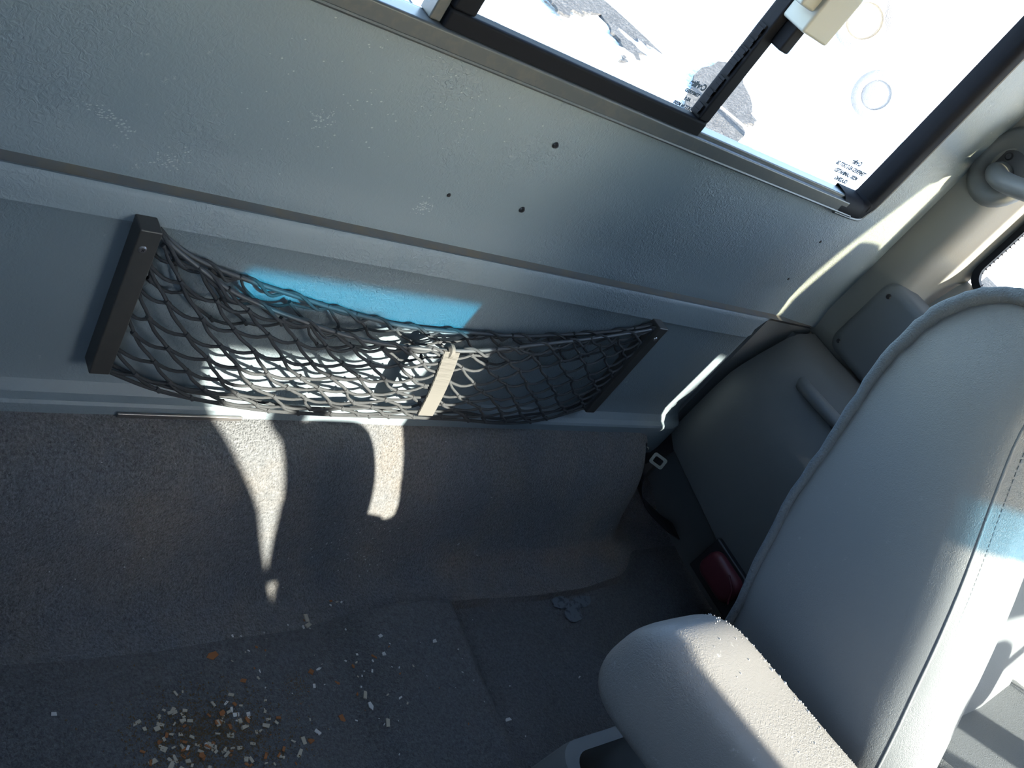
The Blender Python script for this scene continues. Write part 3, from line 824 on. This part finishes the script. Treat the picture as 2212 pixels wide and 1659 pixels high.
# floor console under the armrest
cons = thing('floor_console', 'low dark plastic floor console with an open tray under the armrest', 'console', (0.86, -0.05, -1.05))
cb = MB()
co = rr(0.785, 0.945, -0.30, 0.205, 0.03); ci = rr(0.803, 0.927, -0.28, 0.187, 0.022)
cb.grid([[(x - .01, y + .008, -1.03) for x, y in co], [(x, y, -0.80) for x, y in co], [(x + .002, y - .002, -0.788) for x, y in co], [(x, y, -0.786) for x, y in ci], [(x, y, -0.80) for x, y in ci], [(x, y, -0.90) for x, y in ci]], closev=True)
n_ = len(co); cb.f.append(tuple(range(len(cb.v) - n_, len(cb.v))))
build('body', cb, 'dark_trim', cons, angle=40)
build('sun_block_high', MB().box(0.90, 1.01, -0.62, -0.34, -1.03, -0.435), 'dark_trim', cons, bevel=0.01)  # unseen block, added to stop stray sun reaching the hump
build('sun_block_low', MB().box(0.70, 0.90, -0.62, -0.34, -1.03, -0.545), 'dark_trim', cons, bevel=0.01)  # lower unseen block, added to clear the tip of the left streak
build('tray_liner', MB().hexa([(x, y, -0.898) for x, y in ci], [(x, y, -0.895) for x, y in ci]), 'black_plastic', cons)

# ================================================================== SMALL THINGS
# seat belt tongue lying in the corner, with its webbing
bt = thing('seat_belt', 'black seat belt with a shiny metal tongue lying in the dark corner', 'seat belt', (1.45, 0.68, -0.93))
wb = []
for (x, y, z) in catmull([(1.60, 0.735, -0.80), (1.535, 0.728, -0.872), (1.490, 0.712, -0.888), (1.455, 0.690, -0.905), (1.470, 0.655, -0.945), (1.54, 0.62, -0.98), (1.60, 0.60, -1.0)], 6):
    wb.append((x, y, z))
rows = [[(x - 0.006, y - 0.021, z), (x - .005, y - .021, z + .002), (x + .005, y + .021, z + .002), (x + 0.006, y + 0.021, z)] for x, y, z in wb]
build('webbing', MB().grid(rows, closev=True), 'black_plastic', bt, angle=50)
build('anchor_block', MB().box(1.43, 1.50, 0.70, 0.755, -0.93, -0.885), 'black_plastic', bt, bevel=0.008)
tg = MB()
tc_ = Vector((1.468, 0.684, -0.862))
ex = Vector((0.60, -0.80, 0.05)).normalized(); ey = Vector((0.25, 0.2, 0.95)).normalized(); ez = ex.cross(ey).normalized(); ey = ez.cross(ex)
o1 = rr(-0.0155, 0.0155, -0.0125, 0.0125, 0.005, 4); i1 = rr(-0.0095, 0.0095, -0.0065, 0.0065, 0.003, 4)
lp1 = lambda L_, h: [tc_ + ex * a + ey * b + ez * h for a, b in L_]
tg.grid([lp1(o1, -0.001), lp1(o1, 0.001), lp1(i1, 0.001), lp1(i1, -0.001)], closeu=True, closev=True)
build('tongue', tg, 'chrome', bt, angle=40)
hk = [tc_ + ex * -0.034 + ey * (0.010 * math.sin(a)) + ex * (0.006 * math.cos(a)) for a in [0.8 + 2.4 * k / 10 for k in range(11)]]
build('wire_clip', MB().tube(hk, 0.0012, 6), 'chrome', bt)
# red marker lens low on the side panel
rl = MB(); loops = []
for dx, g in ((0.0, 0.0), (-0.012, -0.001), (-0.018, -0.006), (-0.020, -0.014)):
    loops.append([(1.512 + dx - (z) * 0.0, 0.440 + (y) , -0.908 + z) for y, z in rr(-0.050 - g, 0.045 + g, -0.034 - g, 0.030 + g, 0.022 + g * 0.9)])
rl.grid(loops, closev=True); rl.f.append(tuple(range(len(rl.v) - len(loops[0]), len(rl.v))))
red = thing('door_reflector', 'dull red plastic reflector low on the side panel beside the driver seat', 'reflector', (1.51, 0.44, -0.94))
build('lens', rl, 'red_lens', red, angle=50)
build('edge_ridge', MB().tube([(1.489, 0.425, -0.882), (1.488, 0.40, -0.895), (1.488, 0.385, -0.92)], 0.0016, 6), 'red_lens', red)
build('backing', MB().box(1.51, 1.53, 0.37, 0.50, -0.96, -0.87), 'black_plastic', red, bevel=0.004)
tag(build('paper_scrap', MB().add([(1.42, 0.36, -1.04), (1.47, 0.33, -1.038), (1.50, 0.37, -1.02), (1.44, 0.40, -1.03), (1.42, 0.36, -1.037), (1.47, 0.33, -1.035), (1.50, 0.37, -1.017), (1.44, 0.40, -1.027)],
    [(0, 1, 2, 3), (4, 7, 6, 5), (0, 4, 5, 1), (1, 5, 6, 2), (2, 6, 7, 3), (3, 7, 4, 0)]), 'side_trim'), 'small dull grey scrap below the red reflector', 'scrap')

# ---- wood chips on the floor
def floor_z(x, y): return -1.05 + tunnel(x, y) + 0.0025 * hnoise(x * 1.5, y * 1.5)
random.seed(42)
def px_floor(px, py):
    a = (px - 1106) / 1937.48; b = (py - 829.5) / 1937.48
    r = right * a + down * b + fwd
    z = -1.05
    for _ in range(3):
        t = z / r.z; z = floor_z(r.x * t, r.y * t)
    t = z / r.z
    return r.x * t, r.y * t, z
chip_meshes = {}
def chip_mesh(kind, v):
    key = (kind, v)
    if key in chip_meshes: return chip_meshes[key]
    rnd = random.Random(v * 31 + len(kind))
    n = 4 if rnd.random() < 0.75 else 5
    pts = []
    w_ = rnd.uniform(0.5, 0.8)
    for k in range(n):
        a = 2 * math.pi * (k + 0.5) / n + rnd.uniform(-.18, .18)
        pts.append((math.cos(a) * 1.15 * rnd.uniform(.85, 1.1), math.sin(a) * 1.15 * w_ * rnd.uniform(.85, 1.1)))
    bm = bmesh.new()
    lo = [bm.verts.new((x, y, 0)) for x, y in pts]; hi = [bm.verts.new((x * .93, y * .93, 0.42 + 0.2 * x)) for x, y in pts]
    bm.faces.new(list(reversed(lo))); bm.faces.new(hi)
    for k in range(n): bm.faces.new((lo[k], lo[(k + 1) % n], hi[(k + 1) % n], hi[k]))
    me = bpy.data.meshes.new('wood_chip'); bm.to_mesh(me); bm.free()
    me.materials.append(MATS[kind]); chip_meshes[key] = me
    return me
COLW = {'chip_pale': 'pale tan', 'chip_white': 'whitish', 'chip_orange': 'orange brown'}
def chip_label(px, py, size, kind):
    w = COLW[kind]; sz = 'large ' if size >= .0055 else 'tiny ' if size < .0024 else 'small '
    if 300 < px < 620 and py > 1500: pl = 'in the sawdust heap on the floor'
    elif px < 560: pl = 'on the floor left of the sawdust heap' if px < 300 else 'between the carpet hump and the sawdust heap'
    elif px < 730: pl = 'between the sawdust heap and the tunnel'
    elif px < 1000: pl = 'on the raised floor tunnel'
    else: pl = 'between the tunnel and the armrest'
    return sz + w + ' wood chip ' + pl, sz + w + ' chips ' + pl
def chip(px, py, size, kind, lift=0.0):
    x, y, z = px_floor(px, py)
    o = bpy.data.objects.new('wood_chip', chip_mesh(kind, random.randrange(8)))
    o.location = (x, y, z + Z0 + lift - 0.0005)
    o.scale = (size, size * random.uniform(.6, 1.1), size * random.uniform(.35, .7))
    o.rotation_euler = (random.uniform(-.25, .25), random.uniform(-.25, .25), random.uniform(0, 6.28))
    col.objects.link(o)
    o['label'], o['group'] = chip_label(px, py, size, kind); o['category'] = 'wood chip'
big = [(789, 1500, .0075, 'chip_pale'), (773, 1498, .005, 'chip_orange'), (801, 1524, .006, 'chip_white'), (838, 1561, .0065, 'chip_pale'), (656, 1600, .008, 'chip_pale'), (672, 1600, .006, 'chip_orange'),
       (738, 1552, .007, 'chip_orange'), (686, 1581, .0055, 'chip_white'), (648, 1627, .007, 'chip_pale'), (525, 1470, .006, 'chip_orange'), (459, 1416, .0075, 'chip_orange'), (678, 1482, .0048, 'chip_white'),
       (662, 1335, .007, 'chip_pale'), (666, 1350, .006, 'chip_pale'), (821, 1374, .005, 'chip_white'), (808, 1418, .006, 'chip_orange'), (829, 1412, .005, 'chip_white'), (938, 1385, .0055, 'chip_white'), (672, 1450, .006, 'chip_orange'), (688, 1445, .0045, 'chip_white'),
       (1097, 1555, .0065, 'chip_white'), (518, 1555, .0065, 'chip_pale'), (497, 1588, .006, 'chip_pale'), (530, 1570, .007, 'chip_pale'), (350, 1617, .0065, 'chip_pale'), (537, 1545, .006, 'chip_white'), (864, 1508, .0045, 'chip_white'), (880, 1520, .004, 'chip_pale'), (162, 1374, .0045, 'chip_white'), (117, 1542, .004, 'chip_white'), (394, 1334, .004, 'chip_white'), (384, 1333, .0035, 'chip_white'),
       (345, 1565, .006, 'chip_pale'), (295, 1562, .006, 'chip_pale'), (378, 1640, .007, 'chip_pale'), (330, 1646, .007, 'chip_pale'), (574, 1632, .006, 'chip_orange'), (728, 1475, .005, 'chip_orange'), (1252, 1463, .004, 'chip_white')]
for a in big: chip(*a)
for k in range(70):         # the pile
    chip(random.gauss(450, 75), random.gauss(1580, 42), random.uniform(.0025, .0055), random.choice(['chip_pale'] * 4 + ['chip_white', 'chip_orange']), random.uniform(0, .003))
for k in range(34):
    chip(random.uniform(360, 640), random.uniform(1600, 1655), random.uniform(.0025, .0055), random.choice(['chip_pale', 'chip_pale', 'chip_orange']), random.uniform(0, .003))
for k in range(95):         # loose scatter
    px, py = random.gauss(700, 130), random.gauss(1450, 95)
    if py < 1290 or py > 1655: continue
    chip(px, py, random.uniform(.0014, .0032), random.choice(['chip_white', 'chip_white', 'chip_pale', 'chip_orange']))
for k in range(26):
    chip(random.uniform(850, 1200), random.uniform(1290, 1640), random.uniform(.0010, .0026), 'chip_white')
# sawdust, nobody could count it
sd = MB(); random.seed(9)
def speck(x, y, z, r):
    a = random.uniform(0, 6.28); c, s = math.cos(a) * r, math.sin(a) * r
    sd.add([(x + c, y + s, z), (x - s * .6, y + c * .6, z), (x - c, y - s, z), (x + s * .6, y - c * .6, z), (x, y, z + r * .7)], [(0, 1, 4), (1, 2, 4), (2, 3, 4), (3, 0, 4)])
for k in range(2600):
    x, y, z = px_floor(random.gauss(455, 85), random.gauss(1590, 48)); speck(x, y, z + random.uniform(0, .0015), random.uniform(.0006, .002))
for k in range(160):
    x, y, z = px_floor(random.gauss(690, 12), random.gauss(1480, 14)) if k < 1 else px_floor(random.gauss(645, 14), random.gauss(1482, 15)); speck(x, y, z, random.uniform(.0005, .0014))
for k in range(420):
    x, y, z = px_floor(random.uniform(100, 1250), random.uniform(1290, 1655)); speck(x, y, z, random.uniform(.0004, .0009))
s_o = build('sawdust', sd, 'chip_brown', kind='stuff'); s_o['label'] = 'heap of fine brown sawdust on the floor carpet'; s_o['category'] = 'sawdust'
# light crumbs caught in the carpet of the hump
cr = MB(); random.seed(13)
for k in range(90):
    x = random.gauss(0.78, 0.04) if k < 45 else random.uniform(0.35, 1.4); i = random.uniform(3, 10) if k >= 45 else random.uniform(7.0, 10.2)
    ia = int(i); y, z = lerp(hump[ia][0], hump[ia + 1][0], i - ia), lerp(hump[ia][1], hump[ia + 1][1], i - ia); (x, y, z) = hump_pt(x, y, z)
    r = random.uniform(.0006, .0016); cr.add([(x - r, y - .001, z), (x + r, y - .001, z + r * .3), (x, y - .001 - r * .4, z + r), (x, y + .002, z)], [(0, 1, 2), (0, 2, 3), (1, 3, 2)])
c_o = build('crumbs', cr, 'chip_white', kind='stuff'); c_o['label'] = 'tiny pale crumbs caught in the carpet hump'; c_o['category'] = 'crumbs'

# ================================================================== OUTSIDE
GZ = -2.0
gp = []
for i in range(41):
    row = []
    for j in range(41):
        x = -30 + 110 * (i / 40) ** 1.0; y = -25 + 100 * (j / 40)
        row.append((x, y, GZ - 0.05 + 0.04 * hnoise(x * .3, y * .3)))
    gp.append(row)
ground = build('ground', MB().grid(gp), 'snow', kind='structure', angle=80); ground['label'] = 'bright snow covered yard outside the rear window'
def patch(pts, seed, n=8, amp=0.16):
    random.seed(seed); out = []
    for (a, b) in zip(pts, pts[1:] + pts[:1]):
        for k in range(n):
            t = k / n; out.append((lerp(a[0], b[0], t) + random.uniform(-amp, amp), lerp(a[1], b[1], t) + random.uniform(-amp, amp)))
    lo = [(x, y, GZ + 0.0) for x, y in out]
    return MB().hexa(lo, [(x, y, GZ + 0.03) for x, y in out])
def gpx(px, py):
    a = (px - 1106) / 1937.48; b = (py - 829.5) / 1937.48
    r = right * a + down * b + fwd
    t = (GZ + .03) / r.z; return (r.x * t, r.y * t)
tag(build('bare_asphalt', patch([gpx(*p) for p in ((1178, -12), (1215, 28), (1262, 25), (1300, 30), (1318, 62), (1345, 95), (1342, 132), (1375, 138), (1385, 115), (1436, 122), (1330, 20), (1275, -25))], 1, 5, 0.05), 'asphalt'), 'ragged grey bare asphalt patch in the snow seen through the sliding pane', 'asphalt')
tag(build('bare_asphalt', patch([gpx(*p) for p in ((1440, 330), (1500, 160), (1585, 110), (1625, 230), (1630, 270), (1606, 268), (1600, 300), (1575, 320))], 2, 6, 0.05), 'asphalt'), 'grey bare asphalt beside the white wheel arch behind the window divider', 'asphalt')
tag(build('bare_asphalt', patch([gpx(*p) for p in ((2060, 600), (2085, 575), (2115, 585), (2135, 600), (2175, 640), (2190, 690), (2150, 690), (2135, 640), (2105, 610))], 4, 4, 0.04), 'asphalt'), 'thin grey asphalt strip in the snow seen through the quarter window', 'asphalt')
ln = MB(); a = gpx(1536, 215); b = gpx(1608, 274)
dx, dy = b[0] - a[0], b[1] - a[1]; L_ = math.hypot(dx, dy); nx, ny = -dy / L_ * .06, dx / L_ * .06
ln.hexa([(a[0] + nx, a[1] + ny, GZ + .03), (b[0] + nx, b[1] + ny, GZ + .03), (b[0] - nx, b[1] - ny, GZ + .03), (a[0] - nx, a[1] - ny, GZ + .03)],
        [(a[0] + nx, a[1] + ny, GZ + .04), (b[0] + nx, b[1] + ny, GZ + .04), (b[0] - nx, b[1] - ny, GZ + .04), (a[0] - nx, a[1] - ny, GZ + .04)])
tag(build('parking_line', ln, 'white_paint'), 'white painted line crossing the asphalt beside the wheel arch', 'line')
def along(px, py, dist):
    a = (px - 1106) / 1937.48; b = (py - 829.5) / 1937.48
    r = right * a + down * b + fwd; h = math.hypot(r.x, r.y); return Vector((r.x, r.y, r.z)) * (dist / h)
# white parked truck: its arched rear mudguard and wheel
def wheel(name, px, py, dist, R_, label, face=None):
    c = along(px, py, dist); d = Vector((c.x, c.y, 0)).normalized(); u = Vector((-d.y, d.x, 0))
    t = thing(name, label, 'wheel', (c.x, c.y, c.z - R_))
    q = MB(); loops = []
    for r, w in ((R_ * .6, .10), (R_ * .9, .12), (R_, .08), (R_, -.08), (R_ * .9, -.12), (R_ * .6, -.10)):
        loops.append([c + (u * math.cos(k / 32 * 2 * math.pi) + Vector((0, 0, 1)) * math.sin(k / 32 * 2 * math.pi)) * r + d * w for k in range(32)])
    q.grid(loops, closeu=True, closev=True); build('tyre', q, 'tyre', t, angle=50)
    q = MB().disc(c - d * .06, -d, R_ * .6, .03, 28, R_ * .45); build('rim', q, 'tyre', t)
    return c, d, u
c, d, u = wheel('truck_wheel', 1893, 205, 22.0, 0.52, 'grey truck wheel standing in the snow below the other wheel in the fixed pane')
c2, d2, u2 = wheel('truck_wheel', 1868, 45, 22.0, 0.62, 'grey truck wheel high up in the glare of the fixed pane')
# white body carrying both wheels
tb = thing('parked_truck', 'white truck body blown out by the sun outside the fixed pane', 'truck', (c.x, c.y, GZ))
base = c + d * 1.45
def bodybox(u0, u1, d0, d1, z0, z1):
    lo = [base + u * a + d * b for a, b in ((u0, d0), (u1, d0), (u1, d1), (u0, d1))]
    return MB().hexa([(p.x, p.y, z0) for p in lo], [(p.x, p.y, z1) for p in lo])
build('box_body', bodybox(-2.6, 3.0, -1.2, 1.2, -1.05, 1.7), 'white_paint', tb, bevel=0.05)
build('chassis', bodybox(-2.4, 2.8, -0.9, 0.9, -1.45, -1.05), 'white_paint', tb, bevel=0.03)
build('bumper', bodybox(-2.7, -2.55, -1.1, 1.1, -1.6, -1.2), 'white_paint', tb, bevel=0.03)
# the rounded white arch over the asphalt, near the divider
ag = MB(); ca_ = along(1545, 248, 11.2); da = Vector((ca_.x, ca_.y, 0)).normalized(); ua = Vector((-da.y, da.x, 0))
arc = [ca_ + (ua * -math.cos(q) + Vector((0, 0, 1)) * math.sin(q)) * 0.60 for q in [math.pi * k / 24 for k in range(-3, 25)]]
rows = [[p + (p - ca_).normalized() * e + da * w for e, w in ((0, 0), (0.09, 0), (0.09, .22), (0, .22))] for p in arc]
ag.grid(rows, closev=True); ag.f.append((0, 1, 2, 3)); ag.f.append(tuple(len(ag.v) - 1 - k for k in range(4)))
tag(build('wheel_arch', ag, 'white_paint', angle=40), 'rounded white mudguard arch standing beside the window divider', 'mudguard')

# unseen white bonnet, added to bounce sunlight onto the back wall
bn = MB(); P = []
for i in range(13):
    x = -0.15 + 1.85 * i / 12
    P.append([(x, y, z - 0.10 * abs(2 * i / 12 - 1) ** 3) for y, z in ((-1.50, -0.30), (-2.0, -0.34), (-2.5, -0.40), (-2.9, -0.50), (-3.0, -0.75))])
bn.grid(P)
tag(build('bonnet', bn, 'white_paint', solid=0.02, angle=60), 'unseen white bonnet added to bounce sun through the windscreen', 'bonnet')

# driver's shoulder belt hanging behind the seat
sb = MB(); pts = [(1.700, 0.34, 0.16), (1.67, 0.35, 0.02), (1.643, 0.36, -0.2), (1.640, 0.36, -0.6), (1.645, 0.36, -0.95)]
rows = [[(x - .0225, y, z), (x - .0225, y + .0016, z), (x + .0225, y + .0016, z), (x + .0225, y, z)] for x, y, z in catmull(pts, 6)]
sb.grid(rows, closev=True)
tag(build('shoulder_belt', sb, 'black_plastic', angle=50), 'black shoulder belt webbing hanging behind the driver seat', 'seat belt')

vz = MB(); vq = [(HY + 0.01, 0.21), (HY - 0.10, 0.02), (HY - 0.085, 0.015), (HY + 0.025, 0.205)]  # unseen visor, added to keep windscreen light off the left wall
vz.hexa([(-0.24, y + 0.10, z) for y, z in vq], [(0.50, y + 0.10, z) for y, z in vq])
tag(build('added_visor', vz, 'roof_cloth', bevel=0.004), 'unseen pale visor added over the passenger windscreen to dim the left side', 'visor')

# lumpy snow in front of the sliding pane
from mathutils import noise as mnoise
sd_ = []
for i in range(110):
    row = []
    for j in range(110):
        x = 4.2 + 9.0 * i / 109; y = 4.0 + 8.5 * j / 109
        e = min(i, j, 109 - i, 109 - j) / 10.0
        h = mnoise.fractal(Vector((x * .8, y * .8, 2.0)), 0.9, 2.1, 5) * 0.16 + mnoise.noise(Vector((x * .35, y * .35, 7))) * 0.12 - 0.03
        row.append((x, y, GZ + min(h, 0.35) * smooth01(e) - 0.03))
    sd_.append(row)
build('snow_drift', MB().grid(sd_), 'snow', ground, angle=80)
# driver side: visor added to shade the seat insert, and the steering wheel
vz = MB(); vz.hexa([(1.245, y + 0.10, z) for y, z in vq], [(1.70, y + 0.10, z) for y, z in vq])
tag(build('added_visor', vz, 'roof_cloth', bevel=0.004), 'unseen pale visor added over the driver windscreen to shade the seat insert', 'visor')
sw = thing('steering_wheel', 'black steering wheel in front of the driver seat', 'steering wheel', (1.36, -0.56, -0.40))
ctr = Vector((1.36, -0.56, -0.17)); e1 = Vector((1, 0, 0)); e2 = Vector((0, -0.42, 0.91)).normalized(); e3 = e1.cross(e2)
build('rim', MB().tube([ctr + (e1 * math.cos(a_) + e2 * math.sin(a_)) * 0.19 for a_ in [2 * math.pi * k / 48 for k in range(48)]], 0.015, 10, closed=True), 'black_plastic', sw)
build('hub', MB().disc(ctr - e3 * 0.02, e3, 0.065, 0.04, 24), 'black_plastic', sw)
for a_ in (0.2, math.pi - 0.2, -math.pi / 2):
    build('spoke', MB().tube([ctr + (e1 * math.cos(a_) + e2 * math.sin(a_)) * r_ for r_ in (0.05, 0.12, 0.185)], 0.014, 8, flat=0.6), 'black_plastic', sw)
build('column', MB().tube([ctr, ctr + Vector((0, -0.34, -0.10))], 0.035, 12), 'black_plastic', sw)

gl = thing('shade_lever', 'unseen black lever added to shade the left side of the armrest', 'gear lever', (0.915, -0.44, -0.435))  # unseen lever, added to cast shade on the armrest's left side
build('boot', MB().tube([(0.915, -0.47, -0.44), (0.905, -0.46, -0.38), (0.893, -0.45, -0.31)], lambda t: 0.035 - 0.013 * t, 14), 'rubber', gl)
build('stick', MB().tube([(0.893, -0.45, -0.31), (0.885, -0.44, -0.20)], 0.020, 10), 'black_plastic', gl)
build('knob', MB().tube([(0.885, -0.44, -0.215), (0.884, -0.438, -0.20), (0.883, -0.436, -0.17), (0.882, -0.435, -0.15)], lambda t: 0.020 + 0.010 * math.sin(math.pi * t), 14), 'black_plastic', gl)

# pale scuff marks on the upper panel (positions on the wall in x, z)
mat('scuff', (0.36, 0.39, 0.40), 0.8, 0.2)
random.seed(77)
for (x0, z0, x1, z1, n, w) in ((0.272, -0.455, 0.318, -0.475, 70, 0.004), (0.352, -0.500, 0.372, -0.492, 60, 0.008), (0.492, -0.405, 0.500, -0.400, 50, 0.007), (0.668, -0.478, 0.682, -0.476, 60, 0.005), (0.62, -0.36, 0.70, -0.34, 40, 0.03), (0.45, -0.40, 0.62, -0.33, 90, 0.05)):
    q = MB()
    for k in range(n):
        t = random.random(); x = lerp(x0, x1, t) + random.gauss(0, w); z = lerp(z0, z1, t) + random.gauss(0, w); r = random.uniform(.0003, .0010)
        if z < -0.505 or z > -0.285: continue
        y = wall_y(x, z) - 0.0004
        q.add([(x - r * 1.6, y, z - r * .4), (x + r * .3, y, z - r), (x + r * 1.6, y, z + r * .5), (x - r * .2, y, z + r)], [(0, 1, 2, 3)])
    o = build('scuff_mark', q, 'scuff', wall_rear, smooth=False); o['kind'] = 'stuff'; o['label'] = 'pale scuff mark on the grey panel'
